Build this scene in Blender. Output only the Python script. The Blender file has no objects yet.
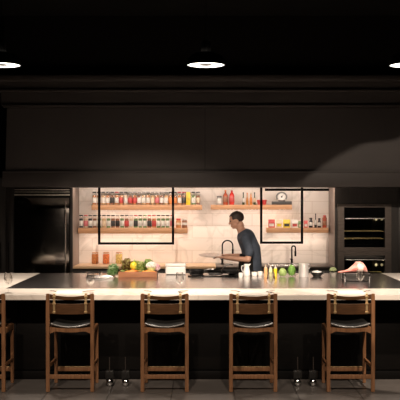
import bpy, bmesh, math, random
from mathutils import Vector, Matrix
random.seed(7)
PI = math.pi
sc = bpy.context.scene
COL = sc.collection

# ---------------------------------------------------------------- materials
def mat(name, col, rough=0.5, metal=0.0, spec=0.5, emis=None, estr=0.0, coat=0.0):
    m = bpy.data.materials.new(name); m.use_nodes = True
    nt = m.node_tree; b = nt.nodes['Principled BSDF']
    b.inputs['Base Color'].default_value = (*col, 1)
    b.inputs['Roughness'].default_value = rough
    b.inputs['Metallic'].default_value = metal
    b.inputs['Specular IOR Level'].default_value = spec
    b.inputs['Coat Weight'].default_value = coat
    if emis:
        b.inputs['Emission Color'].default_value = (*emis, 1)
        b.inputs['Emission Strength'].default_value = estr
    return m

def add_noise(m, c1, c2, scale=8, stretch=(1, 1, 1), detail=5, bump=0.0, lo=0.35, hi=0.65):
    nt = m.node_tree; N = nt.nodes; L = nt.links; b = N['Principled BSDF']
    tc = N.new('ShaderNodeTexCoord'); mp = N.new('ShaderNodeMapping'); mp.inputs['Scale'].default_value = stretch
    nz = N.new('ShaderNodeTexNoise'); nz.inputs['Scale'].default_value = scale; nz.inputs['Detail'].default_value = detail
    cr = N.new('ShaderNodeValToRGB')
    cr.color_ramp.elements[0].position = lo; cr.color_ramp.elements[0].color = (*c1, 1)
    cr.color_ramp.elements[1].position = hi; cr.color_ramp.elements[1].color = (*c2, 1)
    L.new(tc.outputs['Object'], mp.inputs['Vector']); L.new(mp.outputs['Vector'], nz.inputs['Vector'])
    L.new(nz.outputs['Fac'], cr.inputs['Fac']); L.new(cr.outputs['Color'], b.inputs['Base Color'])
    if bump:
        bp = N.new('ShaderNodeBump'); bp.inputs['Strength'].default_value = bump; bp.inputs['Distance'].default_value = 0.01
        L.new(nz.outputs['Fac'], bp.inputs['Height']); L.new(bp.outputs['Normal'], b.inputs['Normal'])
    return m

def vein_color(nt, vec, base, vein, scale=1.6, width=0.03):
    N = nt.nodes; L = nt.links
    nz = N.new('ShaderNodeTexNoise'); nz.inputs['Scale'].default_value = scale; nz.inputs['Detail'].default_value = 6
    nz.inputs['Distortion'].default_value = 1.2
    sb = N.new('ShaderNodeMath'); sb.operation = 'SUBTRACT'; sb.inputs[1].default_value = 0.5
    ab = N.new('ShaderNodeMath'); ab.operation = 'ABSOLUTE'
    cr = N.new('ShaderNodeValToRGB')
    cr.color_ramp.elements[0].position = 0.0; cr.color_ramp.elements[0].color = (*vein, 1)
    cr.color_ramp.elements[1].position = width; cr.color_ramp.elements[1].color = (*base, 1)
    L.new(vec, nz.inputs['Vector']); L.new(nz.outputs['Fac'], sb.inputs[0]); L.new(sb.outputs[0], ab.inputs[0])
    L.new(ab.outputs[0], cr.inputs['Fac'])
    return cr.outputs['Color']

def marble(name, base, vein, scale=1.6, width=0.03, rough=0.15):
    m = mat(name, base, rough); nt = m.node_tree
    tc = nt.nodes.new('ShaderNodeTexCoord')
    nt.links.new(vein_color(nt, tc.outputs['Object'], base, vein, scale, width), nt.nodes['Principled BSDF'].inputs['Base Color'])
    return m

def tiled(name, base, vein, mortar, w, h, offset, rough, axis='xz', msize=0.01, vscale=2.0, vwidth=0.05, bump=0.4, shift=(0, 0, 0)):
    m = mat(name, base, rough); nt = m.node_tree; N = nt.nodes; L = nt.links; b = N['Principled BSDF']
    tc = N.new('ShaderNodeTexCoord'); mp = N.new('ShaderNodeMapping')
    mp.inputs['Location'].default_value = shift
    if axis == 'xz': mp.inputs['Rotation'].default_value = (-PI/2, 0, 0)
    if axis == 'yz': mp.inputs['Rotation'].default_value = (-PI/2, 0, PI/2)
    L.new(tc.outputs['Object'], mp.inputs['Vector'])
    br = N.new('ShaderNodeTexBrick'); br.offset = offset; br.inputs['Scale'].default_value = 1
    br.inputs['Brick Width'].default_value = w; br.inputs['Row Height'].default_value = h
    br.inputs['Mortar Size'].default_value = msize; br.inputs['Mortar Smooth'].default_value = 0.3
    br.inputs['Color1'].default_value = (1, 1, 1, 1); br.inputs['Color2'].default_value = (0.93, 0.93, 0.93, 1)
    br.inputs['Mortar'].default_value = (*mortar, 1)
    L.new(mp.outputs['Vector'], br.inputs['Vector'])
    vc = vein_color(nt, tc.outputs['Object'], base, vein, vscale, vwidth)
    mx = N.new('ShaderNodeMix'); mx.data_type = 'RGBA'; mx.blend_type = 'MULTIPLY'; mx.inputs[0].default_value = 1
    L.new(br.outputs['Color'], mx.inputs[6]); L.new(vc, mx.inputs[7])
    L.new(mx.outputs[2], b.inputs['Base Color'])
    bp = N.new('ShaderNodeBump'); bp.inputs['Strength'].default_value = bump; bp.inputs['Distance'].default_value = 0.004; bp.invert = True
    L.new(br.outputs['Fac'], bp.inputs['Height']); L.new(bp.outputs['Normal'], b.inputs['Normal'])
    return m

def wood(name, c1, c2, rough=0.4, scale=4, stretch=(1, 12, 12)):
    return add_noise(mat(name, c1, rough), c1, c2, scale, stretch, 6, 0.1)

def glassy(name, tint=(1, 1, 1), fac=0.16, rough=0.02):
    m = bpy.data.materials.new(name); m.use_nodes = True; nt = m.node_tree; N = nt.nodes; L = nt.links
    N.remove(N['Principled BSDF'])
    o = N['Material Output']; t = N.new('ShaderNodeBsdfTransparent'); t.inputs['Color'].default_value = (*tint, 1)
    g = N.new('ShaderNodeBsdfGlossy'); g.inputs['Roughness'].default_value = rough
    fr = N.new('ShaderNodeLayerWeight'); fr.inputs['Blend'].default_value = fac
    mx = N.new('ShaderNodeMixShader')
    L.new(fr.outputs['Facing'], mx.inputs[0]); L.new(t.outputs[0], mx.inputs[1]); L.new(g.outputs[0], mx.inputs[2])
    L.new(mx.outputs[0], o.inputs['Surface'])
    return m

M = {}
M['black'] = mat('matte_black', (0.0035, 0.003, 0.0028), 0.6, spec=0.12)
M['ceiling'] = add_noise(mat('ceiling_paint', (0.01, 0.009, 0.008), 0.9, spec=0.1), (0.002, 0.0018, 0.0017), (0.004, 0.0035, 0.003), 3)
M['wallpaint'] = add_noise(mat('dark_paint', (0.014, 0.012, 0.011), 0.8, spec=0.1), (0.003, 0.0027, 0.0025), (0.005, 0.0045, 0.004), 4)
M['hood'] = add_noise(mat('hood_paint', (0.05, 0.042, 0.039), 0.55, spec=0.25), (0.030, 0.0255, 0.024), (0.034, 0.029, 0.027), 2.5)
M['island'] = add_noise(mat('island_panel', (0.008, 0.006, 0.005), 0.55, spec=0.2), (0.0022, 0.0018, 0.0015), (0.004, 0.003, 0.0024), 5, (1, 1, 8))
M['cab'] = wood('dark_cabinet', (0.012, 0.0095, 0.008), (0.022, 0.017, 0.014), 0.45, 3, (10, 10, 1))
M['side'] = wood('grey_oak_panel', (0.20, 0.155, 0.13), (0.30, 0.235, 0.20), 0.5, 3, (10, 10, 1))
M['ovensteel'] = add_noise(mat('dark_steel', (0.12, 0.10, 0.088), 0.38, 0.85), (0.12, 0.10, 0.088), (0.16, 0.135, 0.12), 6, (1, 1, 20))
M['blackglass'] = mat('black_glass', (0.004, 0.004, 0.004), 0.06, spec=0.5)
M['steel'] = add_noise(mat('brushed_steel', (0.62, 0.60, 0.58), 0.25, 1.0), (0.58, 0.56, 0.54), (0.70, 0.68, 0.66), 8, (1, 30, 30))
M['chrome'] = mat('chrome', (0.85, 0.85, 0.85), 0.12, 1.0)
M['marble'] = marble('white_marble', (0.84, 0.765, 0.685), (0.72, 0.645, 0.575), 0.9, 0.02, 0.18)
M['brass'] = add_noise(mat('aged_brass', (0.55, 0.36, 0.16), 0.4, 0.6), (0.55, 0.37, 0.18), (0.72, 0.50, 0.26), 20)
M['oak'] = wood('oak', (0.42, 0.22, 0.11), (0.56, 0.31, 0.16), 0.45, 5, (1, 10, 10))
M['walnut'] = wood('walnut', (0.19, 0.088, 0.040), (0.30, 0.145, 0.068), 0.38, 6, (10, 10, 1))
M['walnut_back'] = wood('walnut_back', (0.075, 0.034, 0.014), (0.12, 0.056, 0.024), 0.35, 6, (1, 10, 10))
M['leather'] = add_noise(mat('black_leather', (0.02, 0.018, 0.016), 0.6, spec=0.1), (0.008, 0.0075, 0.007), (0.013, 0.012, 0.011), 60, bump=0.15)
M['rim_sheen'] = add_noise(mat('painted_rim_sheen', (0.16, 0.15, 0.14), 0.3, spec=0.9), (0.12, 0.112, 0.105), (0.17, 0.16, 0.15), 50)  # pale colour stands for the highlight on the black leather rim
M['tile'] = tiled('marble_tile', (0.87, 0.79, 0.72), (0.76, 0.69, 0.62), (0.80, 0.77, 0.74), 0.62, 0.19, 0.5, 0.3, 'xz', 0.005, 1.5, 0.04, shift=(0.2, 0, 0.0))
M['floor'] = tiled('grey_floor_tile', (0.15, 0.135, 0.125), (0.115, 0.103, 0.095), (0.45, 0.45, 0.45), 0.62, 0.6, 0.0, 0.38, 'xy', 0.008, 2.4, 0.3, shift=(0.33, 0.15, 0))
M['glass'] = glassy('clear_glass', (.96, .95, .94), 0.35)
M['jarglass'] = glassy('jar_glass', (0.97, 0.97, 0.96), 0.12)
M['white'] = add_noise(mat('white_ceramic', (0.8, 0.78, 0.74), 0.2), (0.78, 0.76, 0.72), (0.82, 0.80, 0.77), 6)
M['cream'] = add_noise(mat('cream', (0.75, 0.62, 0.45), 0.5), (0.72, 0.58, 0.4), (0.8, 0.7, 0.55), 20)
M['paper'] = mat('paper', (0.66, 0.62, 0.575), 0.7, spec=.2)
M['darkplate'] = mat('dark_plate', (0.03, 0.028, 0.026), 0.3)
M['led'] = mat('led', (1, 1, 1), emis=(1.0, 0.80, 0.62), estr=6.0)
M['lampring'] = mat('lamp_ring', (1, 1, 1), emis=(1.0, 0.95, 0.86), estr=4.0)
M['lampcore'] = mat('lamp_core', (0.25, 0.24, 0.22), 0.4, emis=(1.0, 0.9, 0.78), estr=0.05)
M['ovenglow'] = mat('oven_rack', (0.42, 0.33, 0.16), 0.35, 0.8)
def plain(name, c, rough=0.45, **k):
    if name not in M:
        M[name] = add_noise(mat(name, c, rough, **k), tuple(v * 0.85 for v in c), tuple(min(1, v * 1.12) for v in c), 25)
    return M[name]

# steel inset of the island: soft mirror
m = mat('steel_inset', (0.50, 0.46, 0.44), 0.22, 1.0); M['inset'] = m
add_noise(m, (0.60, 0.56, 0.55), (0.68, 0.64, 0.63), 3, (1, 6, 1))
# fridge door: black steel with a very slightly wavy face
m = mat('fridge_steel', (0.42, 0.385, 0.35), 0.12, 1.0); M['fridge'] = m
nt = m.node_tree; tc = nt.nodes.new('ShaderNodeTexCoord'); nz = nt.nodes.new('ShaderNodeTexNoise'); nz.inputs['Scale'].default_value = 2.2
mp = nt.nodes.new('ShaderNodeMapping'); mp.inputs['Scale'].default_value = (1.4, 1, 2)
bp = nt.nodes.new('ShaderNodeBump'); bp.inputs['Strength'].default_value = 0.17; bp.inputs['Distance'].default_value = 0.02
nt.links.new(tc.outputs['Object'], mp.inputs[0]); nt.links.new(mp.outputs[0], nz.inputs['Vector']); nt.links.new(nz.outputs['Fac'], bp.inputs['Height'])
nt.links.new(bp.outputs['Normal'], nt.nodes['Principled BSDF'].inputs['Normal'])

# ---------------------------------------------------------------- mesh helpers
def B(): return bmesh.new()

def box(bm, x0, x1, y0, y1, z0, z1, bev=0.0, seg=2):
    r = bmesh.ops.create_cube(bm, size=1.0)
    for v in r['verts']:
        v.co = Vector(((v.co.x + .5) * (x1 - x0) + x0, (v.co.y + .5) * (y1 - y0) + y0, (v.co.z + .5) * (z1 - z0) + z0))
    if bev > 0:
        es = list({e for v in r['verts'] for e in v.link_edges})
        bmesh.ops.bevel(bm, geom=es, offset=bev, segments=seg, affect='EDGES', profile=0.5)
    return bm

def lathe(bm, prof, seg=24, c=(0, 0, 0), sx=1, sy=1, tilt=None):
    rings = []
    new = []
    for r, z in prof:
        if r < 1e-5:
            v = bm.verts.new((c[0], c[1], c[2] + z)); rings.append([v]); new.append(v)
        else:
            ring = [bm.verts.new((c[0] + r * sx * math.cos(2 * PI * i / seg), c[1] + r * sy * math.sin(2 * PI * i / seg), c[2] + z)) for i in range(seg)]
            rings.append(ring); new += ring
    for a, b in zip(rings, rings[1:]):
        if len(a) == 1 and len(b) == 1: continue
        for i in range(seg):
            j = (i + 1) % seg
            if len(a) == 1: bm.faces.new((a[0], b[j], b[i]))
            elif len(b) == 1: bm.faces.new((a[i], a[j], b[0]))
            else: bm.faces.new((a[i], a[j], b[j], b[i]))
    if tilt is not None:
        for v in new: v.co = tilt @ v.co
    return bm

def tube(bm, pts, r, seg=10, cap=True):
    pts = [Vector(p) for p in pts]; n = len(pts)
    rr = r if isinstance(r, (list, tuple)) else [r] * n
    rings = []; prev = None
    for i, p in enumerate(pts):
        d = (pts[min(i + 1, n - 1)] - pts[max(i - 1, 0)]).normalized()
        if prev is None:
            up = Vector((0, 0, 1)) if abs(d.z) < .9 else Vector((0, 1, 0))
            u = d.cross(up).normalized()
        else:
            u = (prev - d * prev.dot(d)).normalized()
        prev = u; w = d.cross(u)
        rings.append([bm.verts.new(p + (u * math.cos(2 * PI * k / seg) + w * math.sin(2 * PI * k / seg)) * rr[i]) for k in range(seg)])
    for a, b in zip(rings, rings[1:]):
        for k in range(seg): bm.faces.new((a[k], a[(k + 1) % seg], b[(k + 1) % seg], b[k]))
    if cap:
        bm.faces.new(rings[0][::-1]); bm.faces.new(rings[-1])
    return bm

def prism(bm, poly, y0, y1):
    """extrude an xz outline between y0 and y1"""
    a = [bm.verts.new((x, y0, z)) for x, z in poly]; b = [bm.verts.new((x, y1, z)) for x, z in poly]
    n = len(poly); bm.faces.new(a); bm.faces.new(b[::-1])
    for i in range(n): bm.faces.new((a[i], b[i], b[(i + 1) % n], a[(i + 1) % n]))
    return bm

def prism_x(bm, poly, x0, x1):
    """extrude a yz outline between x0 and x1"""
    a = [bm.verts.new((x0, y, z)) for y, z in poly]; b = [bm.verts.new((x1, y, z)) for y, z in poly]
    n = len(poly); bm.faces.new(a); bm.faces.new(b[::-1])
    for i in range(n): bm.faces.new((a[i], b[i], b[(i + 1) % n], a[(i + 1) % n]))
    return bm

def to_mesh(name, bm, m, smooth=True):
    bmesh.ops.recalc_face_normals(bm, faces=bm.faces)
    me = bpy.data.meshes.new(name); bm.to_mesh(me); bm.free()
    me.materials.append(m)
    if smooth:
        for p in me.polygons: p.use_smooth = True
        try: me.set_sharp_from_angle(angle=math.radians(38))
        except Exception: pass
    return me

def obj(name, bm, m, parent=None, loc=(0, 0, 0), rotz=0, smooth=True, me=None):
    me = me or to_mesh(name, bm, m, smooth)
    o = bpy.data.objects.new(name, me); COL.objects.link(o)
    o.location = loc; o.rotation_euler = (0, 0, rotz)
    if parent: o.parent = parent
    return o

def tag(o, label, cat, group=None, kind=None):
    o['label'] = label; o['category'] = cat
    if group: o['group'] = group
    if kind: o['kind'] = kind
    return o

def thing(name, label, cat, loc=(0, 0, 0), rotz=0, group=None):
    o = bpy.data.objects.new(name, None); COL.objects.link(o)
    o.empty_display_size = 0.1
    o.location = loc; o.rotation_euler = (0, 0, rotz)
    return tag(o, label, cat, group)

def struct(name, bm, m, parent=None, smooth=False):
    o = obj(name, bm, m, parent, smooth=smooth)
    if not parent: o['kind'] = 'structure'
    return o

def dup(root, loc, label, group=None, rotz=0):
    r = root.copy(); COL.objects.link(r); r.location = loc; r.rotation_euler = (0, 0, rotz); r['label'] = label
    if group: r['group'] = group
    for ch in list(root.children):
        c = ch.copy(); COL.objects.link(c); c.parent = r
        for g in list(ch.children):
            d = g.copy(); COL.objects.link(d); d.parent = c
    return r

# photograph calibration: focal length 880 px, eye height 1.92 m, axis at pixel (205, 200)
F, CX, CY, H = 880.0, 205.0, 200.0, 1.92
def X(px, Y): return (px - CX) * Y / F
def Z(py, Y): return H - (py - CY) * Y / F
TOP = 0.94      # island top
YF = 9.05       # island front edge
YI = 9.74       # front of steel inset
YB = 11.8       # island back edge
YC = 13.0       # cabinet fronts
YW = 13.65      # niche back wall

# ---------------------------------------------------------------- room shell
RX = 4.6; CEIL = 4.5
struct('floor', box(B(), -RX, RX, -1.5, 13.9, -0.1, 0), M['floor'])
struct('ceiling', box(B(), -RX, RX, -1.5, 13.9, CEIL, CEIL + .1), M['ceiling'])
struct('wall_left', box(B(), -RX - .1, -RX, -1.5, 13.9, 0, CEIL), M['wallpaint'])
struct('wall_right', box(B(), RX, RX + .1, -1.5, 13.9, 0, CEIL), M['wallpaint'])
struct('wall_rear', box(B(), -RX, RX, -1.6, -1.5, 0, CEIL), M['wallpaint'])
struct('wall_back', box(B(), -RX, RX, YW + .02, 13.9, 0, CEIL), M['wallpaint'])
NL, NR = X(72.5, YC), X(335, YC)       # niche between the tall cabinets
struct('wall_tiles', box(B(), NL, NR, YW, YW + .02, 0.86, 2.3), M['tile'])

# range hood soffit, one long body with mouldings
YH = 12.3
hz0 = Z(187, YH)
hood = thing('range_hood', 'long dark brown panelled hood running across the whole kitchen above the shelves', 'hood', (0, YH, hz0))
def hz(py): return Z(py, YH) - hz0
HL, HR = X(5, YH), 3.9
b = B(); prism(b, [(HL, 0), (HR, 0), (HR, hz(108)), (X(7, YH), hz(108))], 0, YC - YH - .004); obj('hood_panel', b, M['hood'], hood, smooth=False)
b = B(); box(b, HL - .03, HR, -.03, 0, 0, hz(172.5), .006); box(b, HL - .03, HR, -.035, -.02, hz(172.5), hz(171), .003); obj('lower_band', b, M['hood'], hood)
b = B()
box(b, HL - .02, HR, -.05, .02, hz(107.5), hz(105), .006)
box(b, HL - .05, HR, -.02, .3, hz(105), hz(92), .0)
box(b, HL - .08, HR, -.08, .3, hz(92), hz(90), .006)
box(b, HL - .08, HR, -.05, .3, hz(90), hz(82), .0)
box(b, HL - .12, HR, -.14, .3, hz(82), hz(76), .02)
obj('crown_moulding', b, M['hood'], hood)
b = B(); box(b, -.003, .003, -.006, 0.0, hz(170), hz(108)); obj('panel_seam', b, M['black'], hood)
b = B(); box(b, NL + .05, NR - .05, .02, .05, -.012, 0.0); obj('led_strip', b, M['led'], hood, (0, .74, 2.130 - hz0))
struct('trim_1', box(B(), NL + .007, NR - .007, YC + .001, YW - .001, 2.13, 2.16), M['wallpaint'])
# wall above the hood is the back wall; hood top rises into the dark
b = B(); box(b, HL - .02, HR, .02, YC - YH - .004, hz(76), CEIL - hz0 - .002); obj('upper_panel', b, M['black'], hood, smooth=False)
hood['kind'] = 'thing'

# ---------------------------------------------------------------- tall cabinets left and right
def cab_face(px0, px1, py0, py1): return X(px0, YC), X(px1, YC), Z(py1, YC), Z(py0, YC)
CT = 2.25
t = thing('tall_cabinet', 'dark wooden tall cabinet at the left, beside the black refrigerator', 'cabinet', (0, YC, 0))
b = B(); box(b, -4.5, X(13.5, YC), 0.02, .63, 0, CT); obj('carcass', b, M['cab'], t)
for x0, x1 in ((-4.48, -3.72), (-3.71, -2.95), (-2.94, X(13.2, YC))):
    d = obj('door', box(B(), x0 + .003, x1 - .003, 0, .02, .1, CT - .03, .003), M['cab'], t)
    obj('handle', tube(B(), [(x1 - .06, -.03, .9), (x1 - .06, -.03, 1.3)], .006), M['black'], d)
t = thing('filler_cabinet', 'dark end panel between the refrigerator and the left end of the tiled niche', 'panel', (0, YC, 0))
b = B(); box(b, X(70.4, YC), NL, 0, .63, 0, CT); obj('panel', b, M['cab'], t)
obj('inner_face', box(B(), NL, NL + .006, 0.01, .64, 0.9, CT - .05), M['side'], t)

# refrigerator
fx0, fx1 = X(13.8, YC), X(70.2, YC)
t = thing('refrigerator', 'tall black refrigerator with silver top grille and long vertical handle', 'refrigerator', (0, YC, 0))
obj('body', box(B(), fx0, fx1, 0.03, .63, 0, CT), M['black'], t)
d = obj('door', box(B(), fx0 + .012, fx1 - .012, -.01, .03, .12, Z(197.5, YC), .006), M['fridge'], t)
hx = X(66, YC)
h_ = obj('handle', tube(B(), [(hx, -.07, .35), (hx, -.07, Z(201, YC))], .012, 12), M['steel'], t)
for z in (.42, 1.1, Z(204, YC)): obj('bracket', tube(B(), [(hx, -.07, z), (hx, 0, z)], .008), M['steel'], h_)
b = B(); box(b, X(18, YC), X(24, YC), -.014, -.009, Z(202.6, YC), Z(201.6, YC)); obj('badge', b, M['chrome'], d)
b = B()
for py, hh in ((189.6, .008), (192, .006), (194.8, .012)):
    box(b, fx0 + .01, fx1 - .01, -.012, .02, Z(py, YC) - hh, Z(py, YC) + hh, .003)
obj('top_grille', b, plain('grille_steel', (.34, .31, .27), .35, metal=.4), t)
obj('kick_plate', box(B(), fx0 + .02, fx1 - .02, 0.0, .03, 0.0, .1), M['black'], t)

# oven tower
ox0, ox1 = X(335, YC), X(392, YC)
t = thing('oven_cabinet', 'dark tall cabinet at the right holding two stacked built-in ovens', 'cabinet', (0, YC, 0))
gx0, gx1 = X(344, YC), X(384.5, YC)
b = B(); box(b, ox0, X(337, YC), 0, .63, 0, CT); obj('side_panel', b, M['cab'], t)
b = B(); box(b, X(391.2, YC), X(398, YC), 0, .63, 0, CT); obj('side_panel', b, M['cab'], t)
obj('top_panel', box(B(), X(337, YC), X(391.2, YC), 0.0, .63, Z(206, YC) + .02, CT), M['cab'], t)
obj('lower_panel', box(B(), X(337, YC), X(391.2, YC), 0.0, .63, 0, .22), M['cab'], t)
obj('inner_face', box(B(), NR - .006, NR, 0.01, .64, 0.9, CT - .05), M['side'], t)
t = thing('pantry_cabinet', 'dark tall cabinet at the far right edge, beyond the ovens', 'cabinet', (0, YC, 0))
obj('carcass', box(B(), X(398, YC) + .004, 4.5, 0.02, .63, 0, CT), M['cab'], t)
for k in range(2):
    x0 = X(398, YC) + .01 + k * .8; d = obj('door', box(B(), x0, x0 + .79, 0, .02, .1, CT - .03, .003), M['cab'], t)
    obj('handle', tube(B(), [(x0 + .06, -.03, .9), (x0 + .06, -.03, 1.3)], .006), M['black'], d)

def oven(label, ztop, zbot, wt, wb, hzz, dishes):
    a0, a1 = X(337.2, YC), X(391, YC)
    t = thing('built_in_oven', label, 'oven', ((a0 + a1) / 2, YC, zbot + .001), 0, 'two stacked wall ovens'); cx = (a0 + a1) / 2
    L, R = a0 - cx, a1 - cx; g0, g1 = gx0 - cx, gx1 - cx; zt = ztop - zbot; wt -= zbot; wb -= zbot; hzz -= zbot
    b = B()
    box(b, L, g0, -.03, .05, 0, zt, .002); box(b, g1, R, -.03, .05, 0, zt, .002)
    box(b, g0, g1, -.03, .05, wt, zt, .002); box(b, g0, g1, -.03, .05, 0, wb, .002)
    obj('frame', b, M['ovensteel'], t, smooth=False)
    b = B(); box(b, L + .01, R - .01, .5, .52, 0.01, zt - .01); box(b, L + .01, L + .03, .05, .5, 0.01, zt - .01); box(b, R - .03, R - .01, .05, .5, 0.01, zt - .01)
    box(b, L + .01, R - .01, .05, .5, 0.01, .03); box(b, L + .01, R - .01, .05, .5, zt - .03, zt - .01); obj('oven_cavity', b, M['blackglass'], t)
    obj('control_panel', box(B(), g0, g1, -.032, -.02, hzz + .02, wt), M['blackglass'], t)
    obj('window', box(B(), g0, g1, -.028, -.022, wb, hzz + .02), M['jarglass'], t)
    h = obj('handle', tube(B(), [(g0 + .01, -.075, hzz), (g1 - .01, -.075, hzz)], .010, 12), M['steel'], t)
    for x in (g0 + .04, g1 - .04): obj('bracket', tube(B(), [(x, -.075, hzz), (x, -.025, hzz)], .006), M['steel'], h)
    for z in dishes:
        z -= zbot
        b = B(); tube(b, [(g0 - .03, .06, z), (g1 + .03, .06, z)], .005); tube(b, [(g0 - .03, .4, z), (g1 + .03, .4, z)], .004)
        for i in range(13): x = g0 + (g1 - g0) * i / 12; tube(b, [(x, .06, z), (x, .4, z)], .0018, 6)
        obj('rack', b, M['ovenglow'], t)
    ld = bpy.data.lights.new('oven_lamp', 'POINT'); ld.energy = 0.35; ld.color = (1, .8, .42); ld.shadow_soft_size = .02
    lo = bpy.data.objects.new('oven_lamp', ld); COL.objects.link(lo); lo.parent = t; lo.location = (g1 + .022, .25, zt * .66)
    return t
oven('upper built-in oven with dark glass door and two lit racks', Z(204, YC), Z(252, YC), Z(207.5, YC), Z(247.5, YC), Z(218.5, YC), [Z(231.5, YC), Z(239, YC)])
oven('lower built-in oven, partly hidden behind the island worktop', Z(252.3, YC), Z(300, YC), Z(255.5, YC), Z(295, YC), Z(259.5, YC), [Z(274, YC), Z(284, YC)])

# back base cabinets and tops
zc = 0.94
WX = X(216, YC)
t = thing('base_cabinet', 'dark low cabinet run under the back worktop between refrigerator and ovens', 'cabinet', (0, YC, 0))
b = B(); box(b, NL + .001, NR - .001, .03, .62, 0.0, zc - .05); obj('carcass', b, M['cab'], t)
n = 6; w_ = (NR - NL) / n
for i in range(n):
    d = obj('door', box(B(), NL + i * w_ + .004, NL + (i + 1) * w_ - .004, .01, .03, .1, zc - .07, .003), M['cab'], t)
    obj('handle', tube(B(), [(NL + i * w_ + .1, -.015, zc - .12), (NL + (i + 1) * w_ - .1, -.015, zc - .12)], .006), M['black'], d)
o = obj('wooden_worktop', box(B(), NL + .008, WX, 0.0, .645, zc - .036, zc, .004), M['oak'], None, (0, YC, 0)); M['oaktop'] = wood('oak_top', (.62, .40, .23), (.74, .50, .30), .4, 5, (1, 10, 10)); o.data.materials[0] = M['oaktop']
tag(o, 'pale oak worktop on the back counter, left of the faucet', 'worktop')
o = obj('steel_worktop', box(B(), WX + .002, NR - .008, 0.0, .645, zc - .036, zc, .004), M['ovensteel'], None, (0, YC, 0))
tag(o, 'dark steel worktop on the back counter behind the chef, right of the oak one', 'worktop')

# ---------------------------------------------------------------- shelves
YS = 13.38      # shelf front
SHW, HDW = 1.7, 28
def area(name, loc, sx, sy, e, back=0.0, col=(1, .82, .70)):
    ld = bpy.data.lights.new(name, 'AREA'); ld.shape = 'RECTANGLE'; ld.size = sx; ld.size_y = sy; ld.energy = e; ld.color = col
    lo = bpy.data.objects.new(name, ld); COL.objects.link(lo); lo.location = loc; lo.rotation_euler = (math.atan(back), 0, 0)
def shelf(px0, px1, py0, py1, label):
    x0, x1, z1, z0 = X(px0, YS), X(px1, YS), Z(py0, YS), Z(py1, YS)
    t = thing('floating_shelf', label, 'shelf', ((x0 + x1) / 2, YS, z0), 0, 'oak wall shelves')
    hw = (x1 - x0) / 2
    obj('board', box(B(), -hw, hw, 0, YW - YS - .001, 0, z1 - z0, .004), M['oak'], t)
    obj('light_strip', box(B(), -hw + .03, hw - .03, .13, .15, -.0015, 0), M['led'], t)
    area('shelf_light', ((x0 + x1) / 2, YS + .12, z0 - .006), x1 - x0 - .06, .03, (x1 - x0) * SHW, .25)
    return x0, x1, z1
area('niche_light', ((NL + NR) / 2, 13.035, 2.118), NR - NL - .06, .05, HDW * .42, .95)
area('hood_light', ((NL + NR) / 2, 12.85, hz0 - .004), NR - NL - .1, .06, HDW * .68, .95)
S1 = shelf(91.5, 202, 204.8, 210, 'upper left oak shelf crowded with spice jars and a yellow box')
S2 = shelf(78, 187.5, 228, 233.5, 'lower left oak shelf crowded with labelled spice jars')
S3 = shelf(210.8, 292, 204.8, 209.6, 'upper middle oak shelf holding sauce bottles and a dark based dial')
S4 = shelf(267, 328.5, 227.8, 232.8, 'lower right oak shelf holding small packets and dark bottles')

# ---------------------------------------------------------------- spice jars
JH = .198
_jc = {}
def jarmesh(kind, m):
    k = (kind, m.name)
    if k in _jc: return _jc[k]
    b = B(); nm = kind
    if kind == 'glass': lathe(b, [(0, 0), (.030, 0), (.032, .005), (.032, .150), (.029, .163), (.024, .170), (.024, .182)], 16)
    if kind == 'contents': lathe(b, [(0, .004), (.0295, .004), (.0295, .142), (0, .147)], 14)
    if kind == 'label': lathe(b, [(.0325, .028), (.0335, .030), (.0335, .108), (.0325, .110)], 18)
    if kind == 'lid': lathe(b, [(0, .181), (.0285, .181), (.0295, .184), (.0295, .1945), (.027, .198), (0, .198)], 16)
    _jc[k] = to_mesh(nm, b, m); return _jc[k]
COLS = {
 'white': (.62, .58, .53), 'red': (.46, .05, .045), 'pink': (.50, .13, .14), 'dark': (.03, .03, .03), 'black': (.012, .011, .01),
 'beige': (.62, .48, .33), 'orange': (.62, .20, .05), 'green': (.14, .24, .09), 'amber': (.48, .20, .07), 'brown': (.24, .10, .05),
 'tan': (.52, .33, .17), 'yellow': (.66, .50, .03), 'grey': (.33, .31, .29)}
def cm(n): return plain('paint_' + n, COLS[n])
ORD = ['first', 'second', 'third', 'fourth', 'fifth', 'sixth', 'seventh', 'eighth', 'ninth', 'tenth', 'eleventh', 'twelfth', 'thirteenth', 'fourteenth',
       'fifteenth', 'sixteenth', 'seventeenth', 'eighteenth', 'nineteenth', 'twentieth', 'twenty-first', 'twenty-second', 'twenty-third', 'twenty-fourth']
def jar(px, S, lab, con, lid, where, idx, group):
    x = X(px, YS + .06)
    t = thing('spice_jar', f'spice jar, {lab} label, {lid} lid, {ORD[idx]} from left on {where} shelf', 'jar', (x, YS + .06, S[2] + .0005), random.uniform(0, 6), group)
    obj('glass', None, None, t, me=jarmesh('glass', M['jarglass']))
    obj('contents', None, None, t, me=jarmesh('contents', cm(con)))
    obj('label', None, None, t, me=jarmesh('label', cm(lab)))
    obj('lid', None, None, t, me=jarmesh('lid', cm(lid)))
row1 = [('white','amber','black'),('white','amber','black'),('white','tan','black'),('white','amber','black'),('dark','brown','black'),('white','amber','red'),('red','amber','black'),
        ('white','beige','black'),('red','brown','grey'),('red','amber','grey'),('white','brown','grey'),('white','tan','grey'),('white','amber','grey'),('beige','tan','grey'),('pink','amber','grey'),
        ('white','brown','grey'),('white','tan','grey'),('orange','amber','black'),('orange','brown','black'),('white','amber','red'),('dark','brown','red')]
for i, (l, c, d) in enumerate(row1): jar(94.4 + i * 4.48, S1, l, c, d, 'upper left', i, 'spice jars on the upper left shelf')
for i, (l, c, d) in enumerate([('white','green','black'),('beige','brown','black')]): jar(193.5 + i * 4.5, S1, l, c, d, 'upper left', 21 + i, 'spice jars on the upper left shelf')
x = X(188.4, YS + .06)
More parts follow.
